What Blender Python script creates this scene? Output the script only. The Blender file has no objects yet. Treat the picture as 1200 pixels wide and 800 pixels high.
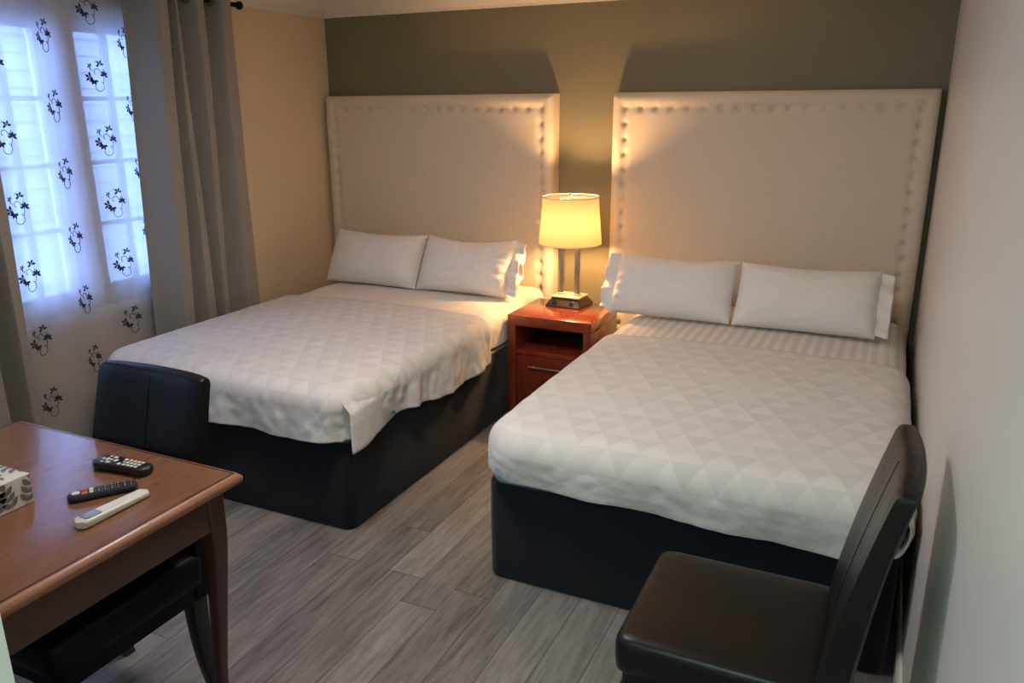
import bpy, bmesh, math, random
from mathutils import Vector, Matrix, noise
PI = math.pi
rnd = random.Random(7)
SC = bpy.context.scene
COL = SC.collection
def s2l(c):
    c = c / 255.0
    return c / 12.92 if c <= 0.04045 else ((c + 0.055) / 1.055) ** 2.4
def rgb(r, g, b): return (s2l(r), s2l(g), s2l(b), 1.0)

# ---------------------------------------------------------------- camera
CAM = dict(f=936.97453, rx=-0.28745, ry=-0.00658, rz=0.44152, loc=(3.53549, -4.60804, 1.6963))
def camera():
    c, s = math.cos(CAM['rz']), math.sin(CAM['rz'])
    fwd = Vector((-s, c, 0)); right = Vector((c, s, 0)); up = Vector((0, 0, 1))
    c, s = math.cos(CAM['rx']), math.sin(CAM['rx'])
    fwd, up = c * fwd + s * up, c * up - s * fwd
    c, s = math.cos(CAM['ry']), math.sin(CAM['ry'])
    right, up = c * right + s * up, c * up - s * right
    cd = bpy.data.cameras.new('camera'); co = bpy.data.objects.new('camera', cd)
    m = Matrix((right, up, -fwd)).transposed().to_4x4(); m.translation = Vector(CAM['loc'])
    co.matrix_world = m
    cd.sensor_fit = 'HORIZONTAL'; cd.sensor_width = 36; cd.lens = CAM['f'] / 1200 * 36
    cd.clip_start = 0.02
    COL.objects.link(co); SC.camera = co
camera()

# ---------------------------------------------------------------- light and exposure
SKY_COLOR = (0.34, 0.50, 1.0); SKY_STRENGTH = 8.0
LAMP_COLOR = (1.0, 0.54, 0.21); BULB_STRENGTH = 530.0
ROOM_FILL_COLOR = (1.0, 0.87, 0.79); ROOM_FILL_WATTS = 19.0  # warm fill from an added ceiling lamp
HALL_FILL_COLOR = (0.70, 1.0, 0.97); HALL_FILL_WATTS = 26.0  # teal fill from an added lamp behind the camera
SC.view_settings.view_transform = 'Standard'
SC.view_settings.look = 'None'
SC.view_settings.exposure = 0.2
SC.view_settings.gamma = 1.0
SC.view_settings.use_curve_mapping = False
SC.cycles.use_denoising = True
SC.cycles.max_bounces = 10
SC.cycles.diffuse_bounces = 6
SC.cycles.transparent_max_bounces = 16
SC.cycles.caustics_reflective = False
SC.cycles.caustics_refractive = False
SC.cycles.sample_clamp_indirect = 6
w = bpy.data.worlds.new('sky'); SC.world = w; w.use_nodes = True
bg = w.node_tree.nodes['Background']
bg.inputs[0].default_value = (*SKY_COLOR, 1); bg.inputs[1].default_value = SKY_STRENGTH
def area(name, loc, rot, sx, sy, color, watts, portal=False):
    l = bpy.data.lights.new(name, 'AREA'); l.shape = 'RECTANGLE'; l.size = sx; l.size_y = sy
    l.color = color; l.energy = watts
    o = bpy.data.objects.new(name, l); o.location = loc; o.rotation_euler = rot
    if portal: l.cycles.is_portal = True
    COL.objects.link(o); return o
# the opening of the window guides the sky light (portal: no light of its own)
area('window_portal', (-0.16, -1.955, 1.44), (0, -PI / 2, 0), 1.45, 1.06, (1, 1, 1), 1, True)
area('window_portal', (-0.16, -3.55, 1.44), (0, -PI / 2, 0), 1.45, 0.96, (1, 1, 1), 1, True)  # portal of the added second window

# ---------------------------------------------------------------- node materials
class NT:
    def __init__(s, name):
        s.m = bpy.data.materials.new(name); s.m.use_nodes = True
        s.t = s.m.node_tree; s.b = s.t.nodes['Principled BSDF']; s.out = s.t.nodes['Material Output']
    def n(s, typ, **kw):
        nd = s.t.nodes.new(typ)
        for k, v in kw.items():
            if k.startswith('i_'):
                key = k[2:]; key = int(key) if key.isdigit() else key.replace('_', ' ')
                s.set(nd, key, v)
            else: setattr(nd, k, v)
        return nd
    def set(s, nd, key, v):
        if hasattr(v, 'is_output'): s.t.links.new(v, nd.inputs[key])
        else: nd.inputs[key].default_value = v
    def math(s, op, a, b=None):
        nd = s.n('ShaderNodeMath', operation=op); s.set(nd, 0, a)
        if b is not None: s.set(nd, 1, b)
        return nd.outputs[0]
    def mix(s, f, a, b, mode='MIX'):
        nd = s.n('ShaderNodeMix', data_type='RGBA', blend_type=mode)
        s.set(nd, 0, f); s.set(nd, 6, a); s.set(nd, 7, b); return nd.outputs[2]
    def coord(s, which='Object', scale=None):
        o = s.n('ShaderNodeTexCoord').outputs[which]
        if scale:
            mp = s.n('ShaderNodeMapping'); s.set(mp, 0, o); mp.inputs['Scale'].default_value = scale
            o = mp.outputs[0]
        return o
    def noise(s, vec, scale, detail=3, rough=0.5):
        nd = s.n('ShaderNodeTexNoise'); s.set(nd, 'Vector', vec); nd.inputs['Scale'].default_value = scale
        nd.inputs['Detail'].default_value = detail; nd.inputs['Roughness'].default_value = rough
        return nd.outputs[0]
    def ramp(s, f, stops):
        nd = s.n('ShaderNodeValToRGB'); s.set(nd, 0, f); e = nd.color_ramp.elements
        while len(e) < len(stops): e.new(0.5)
        for x, (p, c) in zip(e, stops): x.position = p; x.color = c
        return nd.outputs[0]
    def bump(s, h, strength, dist=0.01):
        nd = s.n('ShaderNodeBump'); s.set(nd, 'Height', h); nd.inputs['Strength'].default_value = strength
        nd.inputs['Distance'].default_value = dist; s.t.links.new(nd.outputs[0], s.b.inputs['Normal'])
    def base(s, c, rough=0.5, metal=0.0, spec=0.5):
        s.set(s.b, 'Base Color', c); s.set(s.b, 'Roughness', rough); s.b.inputs['Metallic'].default_value = metal
        s.b.inputs['Specular IOR Level'].default_value = spec; return s

def paint(name, c, rough=0.55, spec=0.35, var=0.04):
    k = NT(name); o = k.coord()
    f = k.noise(o, 3.0, 4)
    k.base(k.mix(f, tuple(x * (1 - var) for x in c[:3]) + (1,), tuple(min(1, x * (1 + var)) for x in c[:3]) + (1,)), rough, 0, spec)
    k.bump(k.noise(o, 220, 2), 0.06, 0.002); return k.m
def cloth(name, c, weave=900, strength=0.15, var=0.03, rough=0.9, sheen=0.15):
    k = NT(name); o = k.coord()
    f = k.noise(o, 40, 3)
    k.base(k.mix(f, tuple(x * (1 - var) for x in c[:3]) + (1,), tuple(min(1, x * (1 + var)) for x in c[:3]) + (1,)), rough, 0, 0.2)
    k.b.inputs['Sheen Weight'].default_value = sheen
    k.bump(k.noise(o, weave, 2), strength, 0.002); return k.m
def metal(name, c, rough):
    k = NT(name); o = k.coord()
    k.base(c, k.math('MULTIPLY_ADD', k.noise(o, 60, 2), rough * 0.4), 1.0)
    k.set(k.b, 'Roughness', rough); return k.m
def plastic(name, c, rough=0.4):
    k = NT(name); o = k.coord()
    k.base(k.mix(k.noise(o, 90, 2), tuple(x * 0.95 for x in c[:3]) + (1,), c), rough); return k.m
def wood(name, dark, light, axis_scale, rough=0.22, coat=0.5, scale=1.0):
    k = NT(name); v = k.coord('Object', axis_scale)
    n1 = k.noise(v, 6 * scale, 6, 0.6); n2 = k.noise(v, 38 * scale, 4, 0.6)
    f = k.math('ADD', k.math('MULTIPLY', n1, 0.65), k.math('MULTIPLY', n2, 0.35))
    k.base(k.ramp(f, [(0.3, dark), (0.7, light)]), rough)
    k.b.inputs['Coat Weight'].default_value = coat; k.b.inputs['Coat Roughness'].default_value = 0.12
    k.bump(n2, 0.04, 0.002); return k.m

M = {}
M['wall_tan'] = paint('tan_wall_paint', rgb(218, 199, 170))
M['wall_green'] = paint('olive_wall_paint', rgb(124, 120, 99), 0.6)
M['wall_right'] = paint('pale_wall_paint', rgb(214, 211, 204), 0.38, 0.5)
M['trim_white'] = paint('white_trim_paint', rgb(226, 222, 212), 0.35, 0.5, 0.02)
M['ceiling'] = paint('ceiling_paint', rgb(226, 220, 208), 0.8)
M['siding'] = paint('siding_paint', rgb(150, 153, 158), 0.7)
M['linen'] = cloth('cream_linen', rgb(214, 203, 186), 700, 0.35, 0.05)
M['skirt'] = cloth('navy_base_cloth', rgb(22, 24, 32), 600, 0.2, 0.08)
M['ticking'] = cloth('box_spring_cloth', rgb(150, 168, 170), 600, 0.2)
M['sheet'] = cloth('white_sheet_cotton', rgb(226, 222, 216), 800, 0.1)
M['pillow'] = cloth('white_pillow_cotton', rgb(228, 225, 222), 800, 0.1)
M['curtain'] = cloth('taupe_curtain_cloth', rgb(142, 138, 130), 500, 0.2, 0.05, 0.85, 0.3)
M['steel'] = metal('brushed_steel', rgb(150, 147, 144), 0.16)
M['base_steel'] = metal('dark_brushed_steel', rgb(74, 70, 70), 0.36)
M['iron'] = metal('black_iron', rgb(40, 40, 44), 0.45)
M['black_plastic'] = plastic('black_plastic', rgb(20, 21, 24), 0.35)
M['navy_plastic'] = plastic('navy_plastic', rgb(40, 43, 58), 0.4)
M['white_plastic'] = plastic('white_plastic', rgb(216, 218, 206), 0.3)
M['key_white'] = plastic('pale_key_rubber', rgb(224, 220, 206), 0.5)
M['key_orange'] = plastic('orange_key_rubber', rgb(226, 112, 60), 0.5)
M['key_red'] = plastic('red_key_rubber', rgb(206, 60, 48), 0.5)
M['key_dark'] = plastic('dark_key_rubber', rgb(24, 26, 38), 0.5)
M['lcd'] = plastic('grey_display', rgb(140, 150, 168), 0.15)
M['thread'] = cloth('navy_thread', rgb(42, 46, 70), 500, 0.1)
M['glass_cap'] = plastic('milky_glass', rgb(236, 228, 206), 0.15)
M['table_wood'] = wood('red_brown_table_wood', rgb(110, 74, 54), rgb(140, 98, 72), (9, 0.9, 9), 0.24, 0.5)
M['table_edge'] = wood('orange_brown_edge_wood', rgb(126, 80, 54), rgb(156, 104, 74), (9, 0.9, 9), 0.42, 0.15)
M['table_leg'] = wood('dark_red_leg_wood', rgb(62, 38, 31), rgb(86, 54, 44), (7, 7, 0.9), 0.34, 0.25)
M['inlay'] = wood('dark_inlay_wood', rgb(40, 20, 12), rgb(58, 30, 18), (9, 0.9, 9), 0.3, 0.3)
M['cherry'] = wood('cherry_veneer', rgb(112, 40, 22), rgb(150, 62, 34), (1.2, 8, 8), 0.2, 0.6)
M['cherry_up'] = wood('cherry_side_veneer', rgb(98, 36, 24), rgb(132, 54, 34), (8, 8, 1.0), 0.25, 0.5)
M['niche'] = plastic('dark_niche_lining', rgb(44, 24, 20), 0.6)
def leather(name, c):
    k = NT(name); o = k.coord()
    v = k.n('ShaderNodeTexVoronoi'); k.set(v, 'Vector', o); v.inputs['Scale'].default_value = 420
    k.base(k.mix(k.noise(o, 12, 4), tuple(x * 0.8 for x in c[:3]) + (1,), c), k.math('ADD', k.math('MULTIPLY', k.noise(o, 30, 3), 0.12), 0.33), 0, 0.4)
    k.bump(k.math('ADD', v.outputs[0], k.math('MULTIPLY', k.noise(o, 25, 3), 3.0)), 0.12, 0.002); return k.m
M['leather_black'] = leather('black_leather', rgb(15, 16, 20))
M['leather_black'].node_tree.nodes['Principled BSDF'].inputs['Specular IOR Level'].default_value = 0.16
M['leather_brown'] = leather('brown_black_leather', rgb(17, 15, 15))
M['leather_brown'].node_tree.nodes['Principled BSDF'].inputs['Specular IOR Level'].default_value = 0.3
M['leather_brown'].node_tree.nodes['Principled BSDF'].inputs['Coat Weight'].default_value = 0.08
M['leather_brown'].node_tree.nodes['Principled BSDF'].inputs['Coat Roughness'].default_value = 0.28
M['leg_black'] = wood('black_leg_wood', rgb(14, 14, 16), rgb(28, 26, 27), (7, 7, 0.9), 0.35, 0.2)
M['leg_brown'] = wood('espresso_leg_wood', rgb(16, 13, 12), rgb(32, 25, 22), (7, 7, 0.9), 0.35, 0.2)

def floor_mat():
    k = NT('grey_plank_floor'); o = k.coord()
    sp = k.n('ShaderNodeSeparateXYZ'); k.set(sp, 0, o); X, Y = sp.outputs[0], sp.outputs[1]
    PW, PL = 0.1455, 1.22
    xr = k.math('DIVIDE', k.math('ADD', X, -0.0712 + PW * 20), PW)
    row = k.math('FLOOR', xr); fx = k.math('FRACT', xr)
    wn = k.n('ShaderNodeTexWhiteNoise', noise_dimensions='1D'); k.set(wn, 'W', row)
    yr = k.math('ADD', k.math('DIVIDE', Y, PL), k.math('MULTIPLY', wn.outputs[0], 7.31))
    idx = k.math('FLOOR', yr); fy = k.math('FRACT', yr)
    cb = k.n('ShaderNodeCombineXYZ'); k.set(cb, 0, row); k.set(cb, 1, idx)
    w2 = k.n('ShaderNodeTexWhiteNoise', noise_dimensions='2D'); k.set(w2, 'Vector', cb.outputs[0])
    tone = w2.outputs[0]
    gv = k.n('ShaderNodeCombineXYZ'); k.set(gv, 0, k.math('MULTIPLY', X, 46)); k.set(gv, 1, k.math('MULTIPLY', Y, 4.5)); k.set(gv, 2, k.math('MULTIPLY', tone, 40))
    g = k.noise(gv.outputs[0], 1.0, 8, 0.68)
    gv2 = k.n('ShaderNodeCombineXYZ'); k.set(gv2, 0, k.math('MULTIPLY', X, 7)); k.set(gv2, 1, k.math('MULTIPLY', Y, 1.3)); k.set(gv2, 2, k.math('MULTIPLY', tone, 90))
    g2 = k.noise(gv2.outputs[0], 1.0, 4, 0.6)
    f = k.math('ADD', k.math('ADD', k.math('MULTIPLY', g, 0.66), k.math('MULTIPLY', g2, 0.34)), k.math('MULTIPLY', k.math('SUBTRACT', tone, 0.5), 0.16))
    col = k.ramp(f, [(0.28, rgb(74, 71, 69)), (0.5, rgb(122, 117, 113)), (0.73, rgb(156, 151, 146))])
    ex = k.math('MINIMUM', fx, k.math('SUBTRACT', 1.0, fx)); ey = k.math('MINIMUM', fy, k.math('SUBTRACT', 1.0, fy))
    gx = k.math('LESS_THAN', ex, 0.011); gy = k.math('LESS_THAN', ey, 0.0014)
    gap = k.math('MAXIMUM', gx, gy)
    col = k.mix(k.math('MULTIPLY', gap, 0.75), col, rgb(50, 45, 42))
    k.base(col, k.math('ADD', k.math('MULTIPLY', g, 0.2), 0.36), 0, 0.4)
    k.bump(k.math('SUBTRACT', k.math('MULTIPLY', g, 0.3), gap), 0.25, 0.003); return k.m
M['floor'] = floor_mat()

def coverlet_mat():
    k = NT('triangle_weave_coverlet'); uv = k.coord('UV')
    sp = k.n('ShaderNodeSeparateXYZ'); k.set(sp, 0, uv); U, V = sp.outputs[0], sp.outputs[1]
    S = 0.105
    h = k.math('DIVIDE', V, S * 0.866)
    a = k.math('FLOOR', h)
    b = k.math('FLOOR', k.math('ADD', k.math('DIVIDE', U, S), k.math('MULTIPLY', h, 0.5)))
    c = k.math('FLOOR', k.math('SUBTRACT', k.math('DIVIDE', U, S), k.math('MULTIPLY', h, 0.5)))
    cb = k.n('ShaderNodeCombineXYZ'); k.set(cb, 0, a); k.set(cb, 1, b); k.set(cb, 2, c)
    wn = k.n('ShaderNodeTexWhiteNoise', noise_dimensions='3D'); k.set(wn, 'Vector', cb.outputs[0])
    par = k.math('FLOORED_MODULO', k.math('ADD', k.math('ADD', a, b), c), 2.0)
    t = k.math('ADD', k.math('MULTIPLY', par, 0.55), k.math('MULTIPLY', wn.outputs[0], 0.45))
    k.base(k.mix(t, rgb(207, 205, 203), rgb(222, 219, 215)), k.math('ADD', 0.62, k.math('MULTIPLY', t, 0.2)), 0, 0.25)
    k.b.inputs['Sheen Weight'].default_value = 0.15
    k.bump(k.math('ADD', k.math('MULTIPLY', t, 0.5), k.noise(uv, 700, 2)), 0.12, 0.002); return k.m
M['coverlet'] = coverlet_mat()
def stripe_mat():
    k = NT('satin_stripe_sheet'); uv = k.coord('UV')
    sp = k.n('ShaderNodeSeparateXYZ'); k.set(sp, 0, uv)
    t = k.math('GREATER_THAN', k.math('FRACT', k.math('DIVIDE', sp.outputs[0], 0.05)), 0.5)
    k.base(k.mix(t, rgb(212, 207, 201), rgb(228, 224, 218)), k.math('ADD', 0.75, k.math('MULTIPLY', t, -0.25)), 0, 0.3)
    k.bump(k.noise(uv, 700, 2), 0.08, 0.002); return k.m
M['stripe'] = stripe_mat()
def leaf_box_mat():
    k = NT('leaf_print_cardboard'); o = k.coord()
    k.base(k.mix(k.noise(o, 60, 2), rgb(206, 208, 198), rgb(218, 219, 209)), 0.55); return k.m
M['card'] = leaf_box_mat()
M['leaf_print'] = plastic('grey_leaf_print', rgb(112, 116, 112), 0.6)
def glass_mat(name='window_glass', tint=(0.94, 0.96, 0.97, 1)):
    k = NT(name)
    tr = k.n('ShaderNodeBsdfTransparent'); gl = k.n('ShaderNodeBsdfGlossy'); gl.inputs['Roughness'].default_value = 0.02
    lw = k.n('ShaderNodeLayerWeight'); lw.inputs[0].default_value = 0.15
    wv = k.noise(k.coord(), 3, 2)
    tr.inputs[0].default_value = tint
    mx = k.n('ShaderNodeMixShader'); k.set(mx, 0, k.math('ADD', lw.outputs[0], k.math('MULTIPLY', wv, 0.02))); k.set(mx, 1, tr.outputs[0]); k.set(mx, 2, gl.outputs[0])
    k.t.links.new(mx.outputs[0], k.out.inputs[0]); return k.m
M['glass'] = glass_mat()
M['fill_tint_glass'] = glass_mat('added_window_tint_glass', (0.88, 0.97, 0.88, 1))  # tint added to turn the second window's light teal
def sheer_mat():
    k = NT('white_voile'); o = k.coord()
    tr = k.n('ShaderNodeBsdfTransparent'); tl = k.n('ShaderNodeBsdfTranslucent'); df = k.n('ShaderNodeBsdfDiffuse')
    tl.inputs[0].default_value = rgb(220, 228, 244); df.inputs[0].default_value = rgb(212, 220, 238)
    m1 = k.n('ShaderNodeMixShader'); m1.inputs[0].default_value = 0.12
    k.set(m1, 1, tl.outputs[0]); k.set(m1, 2, df.outputs[0])
    m2 = k.n('ShaderNodeMixShader')
    k.set(m2, 0, k.math('ADD', 0.66, k.math('MULTIPLY', k.noise(k.coord('Object', (60, 60, 3)), 4, 2), 0.1)))
    k.set(m2, 1, tr.outputs[0]); k.set(m2, 2, m1.outputs[0])
    k.t.links.new(m2.outputs[0], k.out.inputs[0]); return k.m
M['voile'] = sheer_mat()
def shade_mat():
    k = NT('lit_lampshade_fabric'); o = k.coord()
    tl = k.n('ShaderNodeBsdfTranslucent'); df = k.n('ShaderNodeBsdfDiffuse')
    c = k.mix(k.noise(o, 300, 2), rgb(238, 226, 200), rgb(248, 238, 216))
    k.set(tl, 0, c); k.set(df, 0, c)
    m1 = k.n('ShaderNodeMixShader'); m1.inputs[0].default_value = 0.15
    k.set(m1, 1, tl.outputs[0]); k.set(m1, 2, df.outputs[0])
    k.t.links.new(m1.outputs[0], k.out.inputs[0]); return k.m
M['shade'] = shade_mat()
def emit(name, color, strength):
    k = NT(name); k.base((0.8, 0.8, 0.8, 1), 0.4)
    k.b.inputs['Emission Color'].default_value = (*color, 1); k.b.inputs['Emission Strength'].default_value = strength
    return k.m
M['bulb'] = emit('glowing_bulb', LAMP_COLOR, BULB_STRENGTH)
M['room_fill_diffuser'] = emit('added_room_fill_glow', ROOM_FILL_COLOR, 4)  # glow of the added bedroom fill lamp
M['hall_fill_diffuser'] = emit('added_hall_fill_glow', HALL_FILL_COLOR, 4)  # glow of the added passage fill lamp

# ---------------------------------------------------------------- mesh helpers
def obj(name, bm, mats, parent=None, smooth=True, angle=40, loc=None):
    me = bpy.data.meshes.new(name)
    bmesh.ops.recalc_face_normals(bm, faces=bm.faces[:])
    if smooth:
        for f in bm.faces: f.smooth = True
        for e in bm.edges:
            if len(e.link_faces) == 2 and e.calc_face_angle(0) > math.radians(angle): e.smooth = False
    bm.to_mesh(me); bm.free()
    for m in (mats if isinstance(mats, (list, tuple)) else [mats]): me.materials.append(m)
    o = bpy.data.objects.new(name, me); COL.objects.link(o)
    if parent: o.parent = parent
    if loc: o.location = loc
    return o
def empty(name, loc=(0, 0, 0), rz=0.0):
    o = bpy.data.objects.new(name, None); o.empty_display_size = 0.1
    o.location = loc; o.rotation_euler = (0, 0, rz); COL.objects.link(o); return o
def tag(o, label=None, cat=None, group=None, kind=None):
    if label: o['label'] = label
    if cat: o['category'] = cat
    if group: o['group'] = group
    if kind: o['kind'] = kind
    return o
def copy_tree(o, parent=None):
    c = o.copy(); COL.objects.link(c); c.parent = parent
    for ch in [x for x in bpy.data.objects if x.parent == o]: copy_tree(ch, c)
    return c
def box(bm, a, b, bev=0.0, seg=2, mat=0, M4=None):
    r = bmesh.ops.create_cube(bm, size=1.0)
    vs = r['verts']
    for v in vs:
        v.co = Vector(((a[i] + b[i]) / 2 + v.co[i] * (b[i] - a[i]) for i in range(3)))
    fs = set(f for v in vs for f in v.link_faces)
    for f in fs: f.material_index = mat
    if bev:
        r = bmesh.ops.bevel(bm, geom=list(set(e for v in vs for e in v.link_edges)), offset=bev, segments=seg, affect='EDGES', profile=0.5)
        vs = list(set(vs).intersection(bm.verts) | set(r['verts']))
        for f in r['faces']: f.material_index = mat
    vs = [v for v in vs if v.is_valid]
    if M4: bmesh.ops.transform(bm, matrix=M4, verts=vs)
    return vs
def grid(bm, fn, nu, nv, closed_u=False, uv=None, mat=0):
    lay = bm.loops.layers.uv.verify() if uv else None
    P = [[bm.verts.new(fn(i / nu, j / nv)) for i in range(nu if closed_u else nu + 1)] for j in range(nv + 1)]
    for j in range(nv):
        for i in range(nu):
            i2 = (i + 1) % nu if closed_u else i + 1
            f = bm.faces.new((P[j][i], P[j][i2], P[j + 1][i2], P[j + 1][i])); f.material_index = mat
            if uv:
                for l, (p, q) in zip(f.loops, ((i, j), (i + 1, j), (i + 1, j + 1), (i, j + 1))): l[lay].uv = uv(p / nu, q / nv)
    return P
def lathe(bm, prof, seg=32, c=(0, 0, 0), cap=True, sq=None, mat=0):
    rings = []
    for r, z in prof:
        rings.append([bm.verts.new((c[0] + r * math.cos(2 * PI * i / seg), c[1] + r * math.sin(2 * PI * i / seg), c[2] + z)) for i in range(seg)])
    for a, b in zip(rings, rings[1:]):
        for i in range(seg):
            f = bm.faces.new((a[i], a[(i + 1) % seg], b[(i + 1) % seg], b[i])); f.material_index = mat
    if cap:
        bm.faces.new(rings[0][::-1]).material_index = mat; bm.faces.new(rings[-1]).material_index = mat
def loft(bm, secs, cap=True, mat=0):
    """secs: list of equal-length lists of points (closed loops)"""
    R = [[bm.verts.new(p) for p in s] for s in secs]
    n = len(R[0])
    for a, b in zip(R, R[1:]):
        for i in range(n):
            bm.faces.new((a[i], a[(i + 1) % n], b[(i + 1) % n], b[i])).material_index = mat
    if cap:
        bm.faces.new(R[0][::-1]).material_index = mat; bm.faces.new(R[-1]).material_index = mat
def tube(bm, pts, r, seg=8, mat=0):
    pts = [Vector(p) for p in pts]; secs = []
    up = Vector((0, 0, 1))
    for i, p in enumerate(pts):
        t = (pts[min(i + 1, len(pts) - 1)] - pts[max(i - 1, 0)]).normalized()
        a = t.cross(up if abs(t.z) < 0.95 else Vector((0, 1, 0))).normalized(); b = a.cross(t)
        rr = r[i] if isinstance(r, (list, tuple)) else r
        secs.append([p + rr * (math.cos(2 * PI * k / seg) * a + math.sin(2 * PI * k / seg) * b) for k in range(seg)])
    loft(bm, secs, True, mat)
def rrect(w, d, r, n=4, cx=0, cy=0):
    out = []
    for sx, sy, a0 in ((1, 1, 0), (-1, 1, PI / 2), (-1, -1, PI), (1, -1, 1.5 * PI)):
        for k in range(n + 1):
            a = a0 + PI / 2 * k / n
            out.append((cx + sx * (w / 2 - r) + r * math.cos(a), cy + sy * (d / 2 - r) + r * math.sin(a)))
    return out
def nz(x, y, z=0.0): return noise.noise(Vector((x, y, z)))
def sstep(a, b, x):
    t = max(0, min(1, (x - a) / (b - a))); return t * t * (3 - 2 * t)
def struct(name, bm, m, smooth=False): return tag(obj(name, bm, m, None, smooth), kind='structure')

# ---------------------------------------------------------------- the room
W, H, YF, XE, YB = 3.722, 2.375, -4.12, 2.62, -6.4
WY0, WY1, WZ0, WZ1 = -2.475, -1.435, 0.745, 2.12        # window opening in the left wall
W2Y0, W2Y1 = -4.03, -3.07  # second opening, added out of view to let in cool light
bm = bmesh.new(); box(bm, (-0.12, YB - .12, -0.1), (W + .12, 0.12, 0.0)); struct('floor', bm, M['floor'])
bm = bmesh.new(); box(bm, (-0.12, YB - .12, H), (W + .12, 0.12, H + 0.1)); struct('ceiling', bm, M['ceiling'])
bm = bmesh.new(); box(bm, (-0.12, 0.0, 0.0), (W + .12, 0.12, H)); struct('wall_back', bm, M['wall_green'])
bm = bmesh.new(); box(bm, (W, YB, 0.0), (W + .12, 0.0, H)); struct('wall_right', bm, M['wall_right'])
bm = bmesh.new()
box(bm, (-0.12, WY1, 0.0), (0, 0.0, H)); box(bm, (-0.12, YF, 0.0), (0, W2Y0, H)); box(bm, (-0.12, W2Y1, 0.0), (0, WY0, H))
box(bm, (-0.12, W2Y0, 0.0), (0, W2Y1, WZ0)); box(bm, (-0.12, W2Y0, WZ1), (0, W2Y1, H))
box(bm, (-0.12, WY0, 0.0), (0, WY1, WZ0)); box(bm, (-0.12, WY0, WZ1), (0, WY1, H))
struct('wall_left', bm, M['wall_tan'])
bm = bmesh.new(); box(bm, (-0.12, YF - 0.12, 0.0), (XE, YF, H)); box(bm, (XE - .12, YB, 0), (XE, YF - .12, H)); struct('wall_front', bm, M['wall_right'])
bm = bmesh.new(); box(bm, (XE, YB - 0.12, 0.0), (W, YB, H)); struct('wall_hall_end', bm, M['wall_right'])
# crown moulding along back and left walls
CR = [(0, 2.252), (0.012, 2.252), (0.016, 2.268), (0.03, 2.276), (0.055, 2.30), (0.078, 2.335), (0.088, 2.345), (0.092, 2.362), (0.10, 2.364), (0.10, H), (0, H)]
bm = bmesh.new(); loft(bm, [[(0 + d, -d, z) for d, z in CR], [(W - d, -d, z) for d, z in CR]]); struct('trim_1', bm, M['trim_white'])
bm = bmesh.new(); loft(bm, [[(d, -d, z) for d, z in CR], [(d, YF + d, z) for d, z in CR]]); struct('trim_2', bm, M['trim_white'])
bm = bmesh.new(); loft(bm, [[(W - d, -d, z) for d, z in CR], [(W - d, YB, z) for d, z in CR]]); struct('trim_3', bm, M['trim_white'])
BS = [(0, 0), (0.014, 0), (0.014, 0.075), (0.008, 0.09), (0, 0.092)]
bm = bmesh.new(); loft(bm, [[(W - d, -0.0, z) for d, z in BS], [(W - d, YB, z) for d, z in BS]]); struct('baseboard_right', bm, M['trim_white'])
bm = bmesh.new(); loft(bm, [[(d, -0.0, z) for d, z in BS], [(d, YF, z) for d, z in BS]]); struct('baseboard_left', bm, M['trim_white'])
bm = bmesh.new(); loft(bm, [[(0.014, -d, z) for d, z in BS], [(W - 0.014, -d, z) for d, z in BS]]); struct('baseboard_back', bm, M['trim_white'])

# the seen window and the added one: casing, centre post, two casement sashes of two by four panes, sill
XF0, XF1 = -0.085, -0.03
def make_window(name, WY0, WY1, glass):
    win = tag(empty(name, (0, 0, 0)), kind='structure')
    ym = (WY0 + WY1) / 2
    bm = bmesh.new()
    box(bm, (-0.11, WY0, WZ0), (-0.02, WY0 + .03, WZ1), .003); box(bm, (-0.11, WY1 - .03, WZ0), (-0.02, WY1, WZ1), .003)
    box(bm, (-0.11, WY0, WZ1 - .03), (-0.02, WY1, WZ1), .003); box(bm, (-0.11, WY0, WZ0), (-0.02, WY1, WZ0 + .03), .003)
    box(bm, (-0.11, ym - .055, WZ0), (-0.022, ym + .04, WZ1), .004)
    box(bm, (-0.025, ym - .03, WZ0), (-0.010, ym + .015, WZ1), .004)
    box(bm, (0.0, WY0 - .07, WZ0 - .02), (0.016, WY0, WZ1 + .07), .004); box(bm, (0.0, WY1, WZ0 - .02), (0.016, WY1 + .07, WZ1 + .07), .004)
    box(bm, (0.0, WY0, WZ1), (0.016, WY1, WZ1 + .07), .004)
    obj('window_frame', bm, M['trim_white'], win, False)
    bm = bmesh.new(); box(bm, (-0.02, WY0 - .09, WZ0 - .032), (0.03, WY1 + .09, WZ0), .006); box(bm, (0, WY0 - .07, WZ0 - .075), (0.014, WY1 + .07, WZ0 - .03), .004)
    obj('window_sill', bm, M['trim_white'], win, False)
    for y0, y1 in ((WY0 + .03, ym - .055), (ym + .04, WY1 - .03)):
        bm = bmesh.new(); z0, z1 = WZ0 + .03, WZ1 - .03; st = .055
        box(bm, (XF0, y0, z0), (XF1, y0 + st, z1), .004); box(bm, (XF0, y1 - st, z0), (XF1, y1, z1), .004)
        box(bm, (XF0, y0 + st, z0), (XF1, y1 - st, z0 + .06), .004); box(bm, (XF0, y0 + st, z1 - .05), (XF1, y1 - st, z1), .004)
        yc = (y0 + y1) / 2; a, b = z0 + .06, z1 - .05
        box(bm, (XF0 + .012, yc - .017, a), (XF1 - .006, yc + .017, b), .004)
        for k in range(1, 4):
            zz = a + (b - a) * k / 4
            box(bm, (XF0 + .012, y0 + st, zz - .011), (XF1 - .006, y1 - st, zz + .011), .004)
        q = obj('sash', bm, M['trim_white'], win, False)
        bm = bmesh.new(); box(bm, (-.062, y0 + st - .005, a - .005), (-.058, y1 - st + .005, b + .005)); obj('glass_panes', bm, M[glass], q, False)
make_window('window_1', WY0, WY1, 'glass')
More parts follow.
